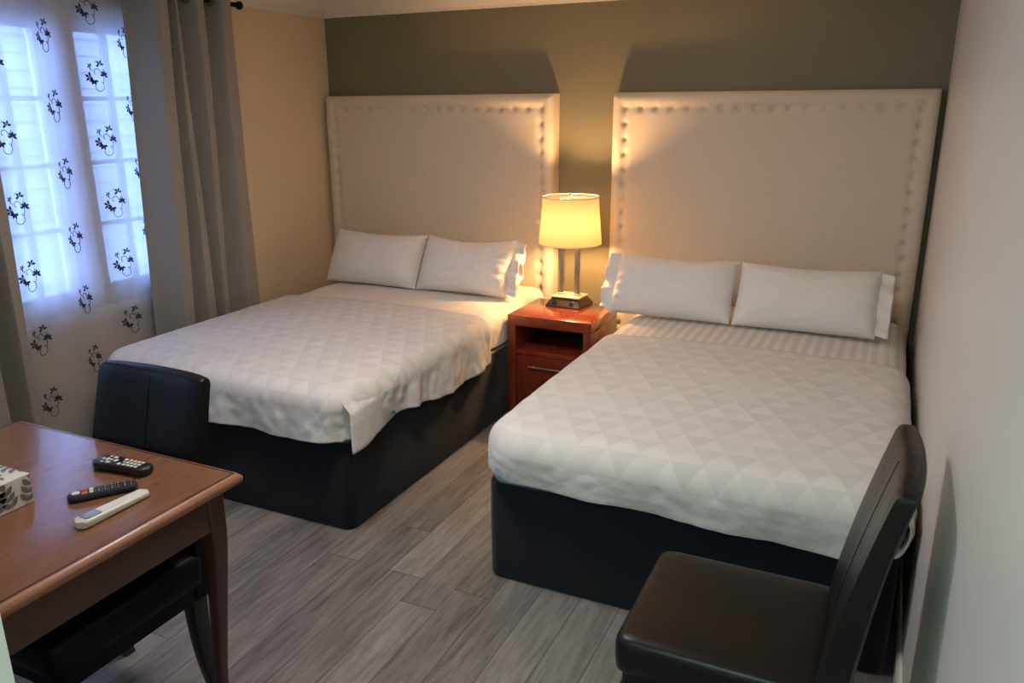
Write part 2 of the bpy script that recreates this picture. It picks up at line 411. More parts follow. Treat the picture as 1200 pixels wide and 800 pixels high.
make_window('added_fill_window', W2Y0, W2Y1, 'fill_tint_glass')       # added for cool fill light, unseen: same wall, nearer the camera
# the neighbouring building across the gap: lap siding with a louvred vent
bm = bmesh.new()
for k in range(32):
    z = -0.4 + k * 0.125
    loft(bm, [[(-2.50, y, z), (-2.472, y, z), (-2.49, y, z + .125), (-2.50, y, z + .125)] for y in (-2.75, 4.0)])
struct('wall_neighbour', bm, M['siding'])
tag(bpy.data.objects['wall_neighbour'], kind='structure')

# ---------------------------------------------------------------- headboards
HBW, HBH, HBD = 1.65, 1.76, 0.105
BT = [(-HBW / 2 + .078 + i * (HBW - .156) / 17, HBH - .085) for i in range(18)]
BT += [(sx * (HBW / 2 - .078), HBH - .085 - k * .0835) for sx in (-1, 1) for k in range(1, 16)]
def hb_front(x, z):
    ex = min(x + HBW / 2, HBW / 2 - x); ez = HBH - z
    e = min(ex, ez)
    r = 0.03
    # rounded outer roll, then the tufted border line
    y = 0.0
    if ex < r: y -= r - math.sqrt(max(0, r * r - (r - ex) ** 2))
    if ez < r: y -= r - math.sqrt(max(0, r * r - (r - ez) ** 2))
    dl = abs(e - 0.08)
    y -= 0.004 * math.exp(-(dl / 0.02) ** 2)
    y += 0.006 * math.exp(-((e - 0.045) / 0.028) ** 2)
    for bx, bz in BT:
        d2 = (x - bx) ** 2 + (z - bz) ** 2
        if d2 < 0.0064: y -= 0.012 * math.exp(-d2 / (0.010 ** 2)) + 0.008 * math.exp(-d2 / (0.021 ** 2))
    y += 0.0012 * nz(x * 6, z * 6) 
    return max(y, -0.07)
def make_headboard():
    bm = bmesh.new()
    NX, NZ = 230, 230
    bt = [b for b in BT]
    def fx(t):  # denser near the sides
        return -HBW / 2 + HBW * (t - 0.055 * math.sin(4 * PI * t) / 1.0 * 0.9)
    def fz(t): return 0.05 + (HBH - 0.05) * (1 - (1 - t) ** 1.25)
    cr = 0.02
    P = grid(bm, lambda u, v: Vector((fx(u), -HBD - hb_front(fx(u), fz(v)) if False else -(HBD + hb_front(fx(u), fz(v))), fz(v))), NX, NZ)
    # side walls back to y=0
    rim = [P[j][0] for j in range(NZ + 1)] + [P[NZ][i] for i in range(1, NX + 1)] + [P[j][NX] for j in range(NZ - 1, -1, -1)]
    back = [bm.verts.new((v.co.x, 0, v.co.z)) for v in rim]
    for a, b, c, d in zip(rim, rim[1:], back[1:], back): bm.faces.new((a, b, c, d))
    bm.faces.new(back)
    h = empty('headboard'); p = obj('panel', bm, M['linen'], h, True, 60)
    for bx, bz in BT:
        b2 = bmesh.new(); lathe(b2, [(0.0085, 0), (0.0085, .002), (0.006, .0045), (0.002, .0055)], 10)
        bmesh.ops.transform(b2, matrix=Matrix.Rotation(PI / 2, 4, 'X'), verts=b2.verts)
        if bx == BT[0][0] and bz == BT[0][1]:
            b0 = obj('button', b2, M['linen'], h, True, 60)
            b0.location = (bx, -(HBD + hb_front(bx, bz)) + .001, bz); b_first = b0
        else:
            b2.free(); c = b_first.copy(); COL.objects.link(c); c.parent = h
            c.location = (bx, -(HBD + hb_front(bx, bz)) + .001, bz)
    return h
hb1 = make_headboard(); hb1.location = (0.032 + HBW / 2, -0.003, 0)
tag(hb1, 'tall cream button-tufted headboard on the left, beside the tan wall', 'headboard', 'cream tufted headboards')
hb2 = copy_tree(hb1); hb2.location = (2.043 + HBW / 2, -0.003, 0)
tag(hb2, 'tall cream button-tufted headboard on the right, next to the pale side wall', 'headboard', 'cream tufted headboards')

# ---------------------------------------------------------------- beds
def make_bed(x0, x1, yf, label):
    yh = -0.175; b = empty('bed', ((x0 + x1) / 2, (yf + yh) / 2, 0)); cx, cy = b.location.x, b.location.y
    w, d = x1 - x0, yh - yf
    bm = bmesh.new()
    def sec(z, g, r): return [(x, y, z) for x, y in rrect(w + g, d + g, r, 6)]
    loft(bm, [sec(0.004, -.006, .05), sec(0.012, .0, .05), sec(0.2, .003, .05), sec(0.378, .0, .05), sec(0.386, -.008, .046), sec(.386, -.2, .03)])
    o = obj('base', bm, M['skirt'], b, True, 50)
    bm = bmesh.new()
    loft(bm, [sec(0.386, -.03, .05), sec(0.398, -.02, .05), sec(0.406, -.03, .05), sec(.408, -.2, .03)])
    obj('box_spring_top', bm, M['ticking'], b, True, 50)['label'] = 'pale blue-grey box spring edge'
    bm = bmesh.new()
    loft(bm, [sec(0.41, -.12, .08), sec(0.43, -.06, .08), sec(0.46, -.04, .09), sec(0.54, -.05, .09), sec(0.570, -.08, .09), sec(.585, -.17, .08), sec(.586, -.4, .05)])
    obj('mattress', bm, M['sheet'], b, True, 50)
    return tag(b, label, 'bed', 'double beds on dark bases')
bed1 = make_bed(0.315, 1.668, -2.218, 'left double bed on a navy box base, beside the window')
bed2 = make_bed(2.318, 3.680, -2.26, 'right double bed on a black box base, close to the right wall')

def drape(name, x0, x1, yh, yf, ztop, hem, m, R=0.16, rho=0.085, tuck=0.0, wave=0.006, seed=0, extra=None, off=0.0, sides=True, nu=150, nv=150, dome=0.018):
    """cloth over a mattress: flat top, rounded edges, hanging right, left and foot sides. hem(side, s) gives the height of the lower edge"""
    arc = R - rho + rho * PI / 2
    ix0, ix1, iy = x0 + R, x1 - R, yf + R
    D = 0.30
    LW = (ix1 - ix0) + 2 * (arc + D); LL = (yh - iy) + (arc + D if yf is not None else 0)
    def pos(u, v):
        cu = -(arc + D) + LW * u; cv = (LL) * v             # cloth coordinates
        a = -cu if cu < 0 else (cu - (ix1 - ix0) if cu > ix1 - ix0 else 0); sx = -1 if cu < 0 else 1
        bb = cv - (yh - iy); bb = max(0, bb) if foot else 0
        px = ix0 + min(max(cu, 0), ix1 - ix0); py = yh - min(cv, (yh - iy)) if foot else yh - cv
        r = max(a, bb)
        if r <= 0: dx = dy = 0.0
        elif a >= bb: t = (bb / a) * PI / 4; dx, dy = math.cos(t) * sx, -math.sin(t)
        else: t = PI / 2 - (a / bb) * PI / 4; dx, dy = math.cos(t) * sx, -math.sin(t)
        z = ztop - off
        if r < R - rho: h = r
        elif r < arc:
            th = (r - (R - rho)) / rho; h = R - rho + rho * math.sin(th); z -= rho * (1 - math.cos(th))
        else: h = R; z -= rho
        # the hanging part runs down to its hem
        side = 'foot' if bb > a else ('right' if sx > 0 else 'left')
        d = max(0, r - arc) / D
        X, Y = px + dx * h, py + dy * h
        hz = hem(side, X, Y)
        if r >= arc: z = (ztop - off - rho) + (hz - (ztop - off - rho)) * d
        fl = wave * d
        s = px + py * 1.3 + (math.atan2(dy, dx) * 0.16 if r > 0 else 0)
        wv = 0
        if r > 0:
            k = sstep(R * 0.5, arc, r)
            wv = k * (wave * 1.3 * nz(s * 9 + seed, d * 0.7, seed) + wave * 1.8 * d * math.sin(s * 15 + 3.0 * nz(s * 3, seed)) + wave * nz(s * 22, d * 2.5, seed))
        h2 = wv + fl - tuck * d * d
        X += dx * (h2 - off); Y += dy * (h2 - off)
        # gentle crown and rumples on top
        tx = (X - (x0 + x1) / 2) / ((x1 - x0) / 2); ty = (Y - yf) / (-0.2 - yf)
        if r < arc:
            z += dome * max(0, 1 - tx * tx) * sstep(0, .25, ty) + 0.004 * nz(X * 5, Y * 5, seed) + 0.002 * nz(X * 14, Y * 11, seed)
        else: z += 0.003 * nz(X * 9, Y * 9, seed)
        return Vector((X, Y, z))
    foot = yf > -3 and extra != 'nofoot'
    if not foot: LL = yh - extra_y[0]
    bm = bmesh.new()
    grid(bm, pos, nu, nv, uv=lambda u, v: (LW * u, LL * v))
    if callable(extra): extra(bm)
    o = obj(name, bm, m, None, True, 70)
    md = o.modifiers.new('thickness', 'SOLIDIFY'); md.thickness = 0.006; md.offset = -1
    return o
extra_y = [-1.05]
# left bedspread: hangs loose over the right side and the foot
def hem1(side, X, Y):
    if side == 'right': return 0.405 - 0.05 * math.exp(-((Y + 1.25) / .3) ** 2) + 0.012 * math.sin(Y * 9) + (0.02 if Y < -1.9 else 0)
    if side == 'foot': return 0.398 + 0.016 * math.exp(-((X - 1.6) / .15) ** 2) + 0.006 * math.sin(X * 7)
    return 0.40
def flap(bm):
    lay = bm.loops.layers.uv.verify()
    def p(u, v):     # the loose corner tail of the side panel, free edge towards the foot
        y = -1.88 - 0.355 * u; zt = .585; zb = 0.40 - 0.022 * u
        z = zt + (zb - zt) * v
        x = 1.672 + 0.036 * sstep(0, .45, u) * sstep(0, .25, v) + 0.024 * sstep(0.2, 1, u) * v + 0.006 * math.sin(u * 9 + v)
        return Vector((x, y - 0.02 * v * u, z))
    grid(bm, p, 30, 20, uv=lambda u, v: (2.0 + u * .35, v * .2))
c1 = drape('bedspread', 0.292, 1.700, -0.985, -2.262, 0.624, hem1, M['coverlet'], R=0.13, rho=0.085, wave=0.007, seed=3, extra=flap)
tag(c1, 'white triangle-patterned bedspread hanging loose over the side of the left bed', 'bedspread', 'white bedspreads')
def hem2(side, X, Y):
    return 0.425 - 0.02 * sstep(2.7, 3.5, X) + 0.012 * math.exp(-((X - 2.33) / .1) ** 2)
def corner_loop(bm):
    lay = bm.loops.layers.uv.verify()
    def p(u, v):
        a = math.radians(85 - 175 * u); g = 1 - .2 * v
        return Vector((3.660 + .050 * g * math.cos(a) + .003 * math.sin(v * 8 + u * 5), -2.17 - .12 * v - .01 * math.sin(u * 7), .503 + .09 * g * math.sin(a)))
    grid(bm, p, 30, 14, uv=lambda u, v: (u * .3, v * .15))
c2 = drape('bedspread', 2.296, 3.698, -1.005, -2.322, 0.618, hem2, M['coverlet'], R=0.17, rho=0.095, tuck=0.012, wave=0.004, seed=11, extra=corner_loop)
tag(c2, 'white triangle-patterned bedspread tucked round the mattress of the right bed', 'bedspread', 'white bedspreads')
def hem_s(side, X, Y): return 0.425
extra_y[0] = -1.01
s1 = drape('bed_sheet', 0.302, 1.672, -0.17, -2.262, 0.62, hem_s, M['sheet'], R=0.13, rho=0.085, wave=0.002, seed=5, extra='nofoot', off=0.009, dome=0.01)
tag(s1, 'plain white sheet band across the head of the left bed', 'sheet', 'white bed sheets')
s2 = drape('bed_sheet', 2.296, 3.692, -0.17, -2.322, 0.614, hem_s, M['stripe'], R=0.17, rho=0.095, tuck=0.016, wave=0.004, seed=6, extra='nofoot', off=0.009, dome=0.01)
tag(s2, 'white satin-striped sheet band across the head of the right bed', 'sheet', 'white bed sheets')

# ---------------------------------------------------------------- pillows
def make_pillow(x0, x1, label, hem_side=0, seed=0, ybase=-0.595, zbase=0.594, tilt=53, hgt=0.39, thick=0.20, sag=0.014, rz=0.0):
    wd = x1 - x0
    p = empty('pillow', ((x0 + x1) / 2, ybase, zbase), rz)
    R4 = Matrix.Rotation(math.radians(tilt), 4, 'X')
    def surf(sgn):
        def f(u, v):
            a, b = 2 * u - 1, 2 * v - 1
            ex = 1 - 0.022 * (1 - b * b) ; ey = 1 - 0.03 * (1 - a * a)
            x = a * wd / 2 * ex; y = (b * ey + 1) * hgt / 2
            y -= sag * (1 - a * a) * sstep(0.3, 1, v) * 1.4
            prof = (max(0, 1 - a ** 4) ** 0.6) * (max(0, 1 - abs(b) ** 3.0) ** 0.6)
            z = sgn * thick / 2 * prof
            edge = sstep(0.75, 1.0, max(abs(a), abs(b)))
            z += sgn * 0.010 * prof * nz(a * 2.5 + seed, b * 2.2, seed)
            if hem_side and a * hem_side > 0.6:
                k = sstep(.6, 1, a * hem_side); z += sgn * 0.006 * k * math.sin(b * 22 + 3 * nz(a * 3, b * 3, seed)) * (1 - b * b) + k * 0.02 * sgn * (1 - b * b)
            else:
                k = sstep(.72, .98, abs(a)); z += 0.006 * sgn * k * math.sin(b * 38 + seed) * (1 - abs(b)) 
            z += 0.005 * sgn * prof * nz(a * 7 + seed, b * 6, seed + 3)
            return R4 @ Vector((x, y, z + thick * 0.35))
        return f
    bm = bmesh.new()
    grid(bm, surf(1), 60, 40); grid(bm, surf(-1), 60, 40)
    bmesh.ops.remove_doubles(bm, verts=bm.verts[:], dist=0.0008)
    obj('cushion', bm, M['pillow'], p, True, 70)
    if hem_side:
        bm = bmesh.new()
        def hm(u, v):       # open, slightly ruffled end of the pillowcase
            ang = 2 * PI * u; b = math.cos(ang); c = math.sin(ang)
            ln = 0.085
            x = hem_side * (wd / 2 * 0.945 - 0.01 + ln * v)
            yy = (b * (0.93 - 0.03 * v) + 1) * hgt / 2 + 0.008 * math.sin(v * 3 + seed)
            th = (0.014 + 0.03 * v * (0.6 + 0.4 * math.sin(b * 5 + seed))) * (max(0, 1 - b ** 4)) ** 0.5
            z = c * th + 0.012 * v * math.sin(b * 9 + seed * 2 + 2 * v) + 0.005 * v * math.sin(b * 23 + seed)
            return R4 @ Vector((x, yy, z + thick * 0.35))
        grid(bm, hm, 64, 10, closed_u=True)
        h = obj('pillowcase_hem', bm, M['pillow'], p, True, 70)
        md = h.modifiers.new('thickness', 'SOLIDIFY'); md.thickness = 0.003
    return tag(p, label, 'pillow', 'white pillows')
make_pillow(0.315, 0.980, 'white pillow against the left headboard, nearest the tan wall', 0, 1, ybase=-0.51, tilt=60, hgt=0.355)
make_pillow(0.990, 1.590, 'white pillow against the left headboard, next to the lamp', 1, 2, ybase=-0.515, zbase=0.600, tilt=60, hgt=0.355, sag=0.024)
make_pillow(2.235, 2.866, 'white pillow against the right headboard, next to the nightstand', -1, 5, ybase=-0.585, tilt=55, hgt=0.350)
make_pillow(2.876, 3.535, 'white pillow against the right headboard, nearest the pale wall', 1, 8, ybase=-0.585, tilt=55, hgt=0.350)

# ---------------------------------------------------------------- nightstand
def make_nightstand():
    x0, x1, y0, y1, h = 1.722, 2.215, -0.735, -0.30, 0.583
    x0, x1 = 1.678, 2.172
    o = empty('nightstand', ((x0 + x1) / 2, (y0 + y1) / 2, 0)); w, d = x1 - x0, y1 - y0
    a, b = -w / 2, w / 2; f, k = -d / 2, d / 2
    bm = bmesh.new(); box(bm, (a, f, h - .058), (b, k, h), .003); obj('top', bm, M['cherry'], o, True, 30)
    for s, q in ((a, a + .048), (b - .048, b)):
        bm = bmesh.new(); box(bm, (s, f, 0.0), (q, k, h - .058), .002); obj('side_panel', bm, M['cherry_up'], o, True, 30)
    bm = bmesh.new(); box(bm, (a + .048, k - .015, 0.04), (b - .048, k - .002, h - .058)); obj('back_panel', bm, M['niche'], o, False)
    bm = bmesh.new(); box(bm, (a + .048, f + .004, .36), (b - .048, k - .015, .385), .002); obj('shelf', bm, M['cherry'], o, True, 30)
    bm = bmesh.new(); box(bm, (a + .048, f + .03, .0), (b - .048, f + .05, .07), .001); obj('plinth', bm, M['cherry_up'], o, True, 30)
    bm = bmesh.new(); box(bm, (a + .051, f + .002, .075), (b - .051, f + .022, .357), .003); dr = obj('drawer', bm, M['cherry_up'], o, True, 30)
    bm = bmesh.new(); tube(bm, [(-.115, f - .018, .30), (.115, f - .018, .30)], .0045, 10)
    for x in (-.09, .09): tube(bm, [(x, f - .018, .30), (x, f + .003, .30)], .004, 8)
    obj('handle', bm, M['steel'], dr, True, 50)['label'] = 'slim steel bar handle'
    return tag(o, 'cherry wood nightstand with open shelf and drawer, between the beds', 'nightstand')
make_nightstand()

# ---------------------------------------------------------------- table lamp
def make_lamp():
    z0 = 0.5835; o = empty('table_lamp', (1.905, -0.375, z0), math.radians(-3))
    bm = bmesh.new()
    def sq(w, d, z, r=.004): return [(x, y, z) for x, y in rrect(w, d, r, 3)]
    loft(bm, [sq(.215, .20, 0), sq(.215, .20, .006), sq(.165, .13, .046), sq(.165, .13, .05)]); obj('base', bm, M['base_steel'], o, True, 30)
    bm = bmesh.new(); loft(bm, [sq(.178, .142, .0505), sq(.178, .142, .0555), sq(.17, .134, .0575)]); obj('base_plate', bm, M['glass_cap'], o, True, 30)
    for x in (-.052, .052):
        bm = bmesh.new(); m4 = Matrix.Translation((x, -.083, .026)) @ Matrix.Rotation(math.atan2(.035, .04), 4, 'X').inverted()
        box(bm, (-.014, -.004, -.013), (.014, .004, .013), .002, 2, 0, m4); obj('outlet', bm, M['black_plastic'], o, True, 30)['label'] = 'black power outlet'
    for x in (-.048, .048):
        bm = bmesh.new(); box(bm, (x - .013, -.013, .0575), (x + .013, .013, .335), .002); obj('column', bm, M['steel'], o, True, 30)
        bm = bmesh.new(); lathe(bm, [(.022, .0575), (.022, .066), (.014, .070)], 20, (x, 0, 0)); obj('column_foot', bm, M['glass_cap'], o, True, 40)
        bm = bmesh.new(); lathe(bm, [(.013, .331), (.028, .340), (.030, .352), (.015, .362), (.010, .384)], 20, (x, 0, 0)); obj('column_cap', bm, M['glass_cap'], o, True, 40)
    bm = bmesh.new(); box(bm, (-.055, -.007, .384), (.055, .007, .392), .002); lathe(bm, [(.012, .392), (.016, .394), (.016, .402), (.010, .404)], 20)
    # harp that carries the shade
    for q in (-1, 1): tube(bm, [(q * .014, 0, .393), (q * .056, 0, .43), (q * .064, 0, .49), (q * .045, 0, .57), (q * .012, 0, .612), (0, 0, .615)], .002, 6)
    obj('harp', bm, M['steel'], o, True, 40)
    bm = bmesh.new(); lathe(bm, [(.004, .402), (.014, .406), (.018, .416), (.034, .438), (.042, .466), (.038, .492), (.022, .511), (.008, .517), (.001, .518)], 20); obj('bulb', bm, M['bulb'], o, True, 60)
    bm = bmesh.new(); SH = [(.178, .355), (.1565, .618)]
    lathe(bm, SH, 64, cap=False)
    sh = obj('shade', bm, M['shade'], o, True, 60); md = sh.modifiers.new('thickness', 'SOLIDIFY'); md.thickness = .0015
    for (r, z) in ((.1785, .354), (.1570, .615)):
        bm = bmesh.new(); lathe(bm, [(r + .0012, z), (r + .0016, z + .003), (r + .0012, z + .006), (r - .0015, z + .006), (r - .0015, z)], 64, cap=False); obj('shade_trim', bm, M['glass_cap'], sh, True, 60)
    bm = bmesh.new()
    for a in range(3): tube(bm, [(0, 0, .6165), (.156 * math.cos(a * 2.094 + .4), .156 * math.sin(a * 2.094 + .4), .6165)], .0015, 6)
    obj('spider', bm, M['steel'], sh, True, 60)
    bm = bmesh.new(); lathe(bm, [(.006, .615), (.006, .622), (.009, .626), (.010, .632), (.004, .638)], 16); obj('finial', bm, M['steel'], o, True, 60)
    return tag(o, 'lit table lamp with twin steel columns and cream drum shade on the nightstand', 'lamp')
make_lamp()

# ---------------------------------------------------------------- chairs
def make_chair(loc, rz, lm, gm, label, width=0.455):
    o = empty('dining_chair', loc, rz); w = width
    # local frame: the front of the seat points to -y, y = 0 is the foot of the backrest's front face
    D = 0.425; ST = 0.485
    bm = bmesh.new()
    def sec(z, g, crown=0.0):
        pts = rrect(w + g, D + .05 + g, .035, 5, 0, -D / 2 + .02)
        return [(x, y, z) for x, y in pts]
    loft(bm, [sec(.388, -.008), sec(.393, .0), sec(.42, .004), sec(.455, .004), sec(.468, .001), sec(.4765, -.008), sec(.4815, -.022), sec(.485, -.06), sec(.488, -.14), sec(.490, -.26)])
    # stitched edge of the seat cushion
    obj('seat', bm, lm, o, True, 50)
    bm = bmesh.new(); pts = rrect(w - .02, D + .02, .03, 5, 0, -D / 2 + .02)
    loft(bm, [[(x, y, .34) for x, y in pts], [(x, y, .393) for x, y in pts]]); obj('apron', bm, lm, o, True, 50)
    # backrest: leaning, bowed in plan, rounded top
    bm = bmesh.new()
    def prof(z): t = (z - .34) / .62; return 0.02 * t + 0.10 * max(0, t) ** 1.6
    def bsec(z, shrink=0.0, thin=0.0):
        y = prof(z) ; ww = (w - .012 - .03 * sstep(.5, .97, z)) / 2 - shrink
        th = .072 - .022 * sstep(.45, .95, z) - thin
        pts = []
        N = 12
        for i in range(N + 1):
            a = -1 + 2 * i / N; x = ww * a; e = (abs(a)) ** 8
            pts.append((x, y + .012 * (1 - a * a) + thin / 2 + .006 * e, z))
        for i in range(N + 1):
            a = 1 - 2 * i / N; x = ww * a; e = (abs(a)) ** 8
            pts.append((x, y + th + .016 * (1 - a * a) + thin / 2 - .006 * e, z))
        return pts
    zs = [.34, .40, .48, .56, .64, .72, .80, .87, .92, .945]
    S = [bsec(z) for z in zs] + [bsec(.956, .002, .004), bsec(.963, .006, .011), bsec(.967, .012, .020)]
    loft(bm, S)
    # shallow centre seam pressed into the front face
    b = obj('backrest', bm, lm, o, True, 50)
    bm = bmesh.new()
    secs = []
    for z in [.50 + .01 * k for k in range(46)]:
        y = prof(z) + .012; secs.append([(-.0022, y - .0006, z), (0, y - .0016, z), (.0022, y - .0006, z), (.0022, y + .003, z), (-.0022, y + .003, z)])
    zt = secs[-1][0][2]
    loft(bm, secs); obj('seam', bm, lm, b, True, 60)
    for sx in (-1, 1):
        bm = bmesh.new(); x = sx * (w / 2 - .04)
        loft(bm, [[(x + px, -D + .035 + py, z) for px, py in rrect(s, s, .006, 2)] for z, s in ((0, .034), (.02, .035), (.345, .05))])
        obj('leg', bm, gm, o, True, 40)
        bm = bmesh.new()
        secs = []
        for k in range(9):
            t = k / 8; z = .345 * (1 - t); y = .020 + .035 * t ** 2.4; s = .055 - .016 * t
            secs.append([(sx * (w / 2 - .034) + px, y + py, z) for px, py in rrect(s * .85, s, .006, 2)])
        loft(bm, secs); obj('leg', bm, gm, o, True, 40)
    return tag(o, label, 'chair', 'dark leather dining chairs')
make_chair((1.650, -3.204, 0), 0.0, M['leather_black'], M['leg_black'], 'black leather dining chair pushed under the wooden table', 0.45)
make_chair((3.485, -2.815, 0), -PI / 2, M['leather_brown'], M['leg_brown'], 'dark brown leather dining chair standing by the right wall', 0.45)

# ---------------------------------------------------------------- table
TX0, TX1, TY0, TY1, TZ = 1.128, 2.05, -4.10, -3.148, 0.76
def make_table():
    cx, cy = (TX0 + TX1) / 2, (TY0 + TY1) / 2; w, d = TX1 - TX0, TY1 - TY0
    o = empty('table', (cx, cy, 0))
    bm = bmesh.new()
    def s(g, z, r=.012): return [(x, y, z) for x, y in rrect(w - g, d - g, r, 4)]
    loft(bm, [s(.03, .731), s(.004, .734), s(0, .737), s(0, .748), s(.004, .7505), s(.020, .7585), s(.03, .76)])
    for f in bm.faces:
        c = f.calc_center_median()
        f.material_index = 0 if (c.z > .7599) else 1
    g = .034; t = .0042                     # dark inlay line near the rim
    for (a, b) in (((-w / 2 + g / 2, -d / 2 + g / 2), (-w / 2 + g / 2 + t, d / 2 - g / 2)), ((w / 2 - g / 2 - t, -d / 2 + g / 2), (w / 2 - g / 2, d / 2 - g / 2)),
                   ((-w / 2 + g / 2, -d / 2 + g / 2), (w / 2 - g / 2, -d / 2 + g / 2 + t)), ((-w / 2 + g / 2, d / 2 - g / 2 - t), (w / 2 - g / 2, d / 2 - g / 2))):
        box(bm, (a[0], a[1], .7595), (b[0], b[1], .7603), 0, 1, 2)
    obj('tabletop', bm, [M['table_wood'], M['table_edge'], M['inlay']], o, True, 50)
    bm = bmesh.new(); i = .045; th = .02
    box(bm, (-w / 2 + i, -d / 2 + i, .617), (-w / 2 + i + th, d / 2 - i, .7305), .002); box(bm, (w / 2 - i - th, -d / 2 + i, .617), (w / 2 - i, d / 2 - i, .7305), .002)
    box(bm, (-w / 2 + i + th, -d / 2 + i, .617), (w / 2 - i - th, -d / 2 + i + th, .7305), .002); box(bm, (-w / 2 + i + th, d / 2 - i - th, .617), (w / 2 - i - th, d / 2 - i, .7305), .002)
    obj('apron', bm, M['table_leg'], o, True, 30)
    for sx in (-1, 1):
        for sy in (-1, 1):
            bm = bmesh.new(); secs = []
            # slender cabriole-like leg: square head, slight knee, long taper
            for z, s_, out in ((.7300, .052, .0), (.70, .053, .0), (.64, .053, .0005), (.60, .052, .001), (.56, .049, .001), (.50, .045, -.001), (.42, .041, -.005), (.30, .036, -.011), (.18, .031, -.017), (.08, .028, -.020), (.03, .028, -.020), (.0, .029, -.019)):
                x = sx * (w / 2 - i + .004 - .026 + out); y = sy * (d / 2 - i + .004 - .026 + out)
                secs.append([(x + px, y + py, z) for px, py in rrect(s_, s_, .007, 3)])
            loft(bm, secs); obj('leg', bm, M['table_leg'], o, True, 40)
    return tag(o, 'reddish brown wooden table with slender curved legs in the foreground left', 'table')
make_table()

# ---------------------------------------------------------------- things on the table
def place(o, p0, p1, z):
    """lie along the line from p0 to p1 (local +x)"""
    o.location = ((p0[0] + p1[0]) / 2, (p0[1] + p1[1]) / 2, z); o.rotation_euler = (0, 0, math.atan2(p1[1] - p0[1], p1[0] - p0[0]))
def remote_body(L, wf, zf, bot=0.0, n=24, hz=None):
    """body lofted along x: width wf(t), height zf(t)"""
    bm = bmesh.new(); secs = []
    for k in range(n + 1):
        t = k / n; x = -L / 2 + L * t; w = wf(t); h = zf(t); r = min(.006, h * .45, w * .4)
        sec = []
        for y, z in rrect(w, h, r, 4, 0, h / 2 + bot): sec.append((x, y, z))
        secs.append(sec)
    loft(bm, secs); return bm
def keys(bmL, items):
    for (x, y, sx, sy, z0, hgt) in items: box(bmL, (x - sx / 2, y - sy / 2, z0), (x + sx / 2, y + sy / 2, z0 + hgt), min(.0012, sx * .3, sy * .3), 2)
def cap(t, a, b): return math.sqrt(max(0.03, 1 - max(0, (a - t) / a) ** 2)) * math.sqrt(max(0.03, 1 - max(0, (t - b) / (1 - b)) ** 2))
RZ = TZ + .001
def tv_remote():
    o = empty('remote_control'); L = .187
    wf = lambda t: (.050 + .006 * math.cos((t - .25) * 2 * PI)) * cap(t, .1, .92)
    zf = lambda t: .023 * (.75 + .25 * cap(t, .12, .88))
    obj('body', remote_body(L, wf, zf), M['black_plastic'], o, True, 45)
    bm = bmesh.new(); T = .0225
    it = []
    for r_ in range(4):
        for c in range(3): it.append((.020 + r_ * .0135 + (.0 if r_ < 4 else .0), (c - 1) * .013, .009, .009, T, .0022))
    it += [(-.075, -.012, .008, .008, T - .002, .0022), (-.075, .012, .008, .008, T - .002, .0022), (-.064, 0, .008, .009, T - .001, .0022)]
    it += [(.003, -.013, .010, .010, T, .002), (.003, .013, .010, .010, T, .002), (.075, -.008, .006, .010, T - .003, .002), (.008, 0, .006, .007, T, .002)]
    for i, a in enumerate((0, PI / 2, PI, 1.5 * PI)):
        it.append((-.035 + .0145 * math.cos(a), .0145 * math.sin(a), .009 if i % 2 == 0 else .013, .013 if i % 2 == 0 else .009, T, .0022))
    it.append((-.035, 0, .008, .008, T, .0026)); it += [(-.053, -.017, .007, .007, T, .002), (-.053, .017, .007, .007, T, .002)]
    for q in it:
        b2 = bmesh.new(); keys(b2, [q]); obj('button', b2, M['key_white'], o, True, 40)
    return o
r1 = tv_remote(); place(r1, (1.652, -3.281), (1.834, -3.268), RZ)
tag(r1, 'chunky black remote control with many white buttons, furthest back on the table', 'remote control', 'remote controls on the table')
def slim_remote():
    o = empty('remote_control'); L = .160
    wf = lambda t: (.042 - .004 * t) * cap(t, .14, .93); zf = lambda t: .017 * (.8 + .2 * cap(t, .15, .88))
    obj('body', remote_body(L, wf, zf), M['navy_plastic'], o, True, 45)
    T = .0165
    b = bmesh.new(); lathe(b, [(.0095, T - .001), (.0095, T + .0018), (.007, T + .0028)], 20, (-.060, 0, 0)); obj('button', b, M['key_white'], o, True, 45)['label'] = 'round white button'
    for (x, y, sx, sy, m) in ((-.040, -.008, .012, .013, 'key_orange'), (-.040, .008, .012, .013, 'key_red'), (-.025, -.0075, .009, .012, 'key_white'), (-.025, .0075, .009, .012, 'key_white')):
        b = bmesh.new(); keys(b, [(x, y, sx, sy, T, .0018)]); q = obj('button', b, M[m], o, True, 45)
        if m != 'key_white': q['label'] = 'orange button' if m == 'key_orange' else 'red button'
    for r_ in range(6):
        for c in range(3):
            b = bmesh.new(); keys(b, [(-.008 + r_ * .0148, (c - 1) * .0115, .010, .009, T, .0016)]); obj('button', b, M['key_dark'], o, True, 45)
            if c == 1 and r_ in (1, 3, 5):
                pass
    # pale legends printed on the dark keys
    b = bmesh.new()
    for r_ in range(6):
        for c in range(3): box(b, (-.0095 + r_ * .0148, (c - 1) * .0115 - .0012, T + .0015), (-.0065 + r_ * .0148, (c - 1) * .0115 + .0012, T + .0018))
    obj('key_legends', b, M['key_white'], o, False)
    return o
r2 = slim_remote(); place(r2, (1.776, -3.455), (1.862, -3.338), RZ)
tag(r2, 'slim navy remote control with an orange button, between the other two remotes', 'remote control', 'remote controls on the table')
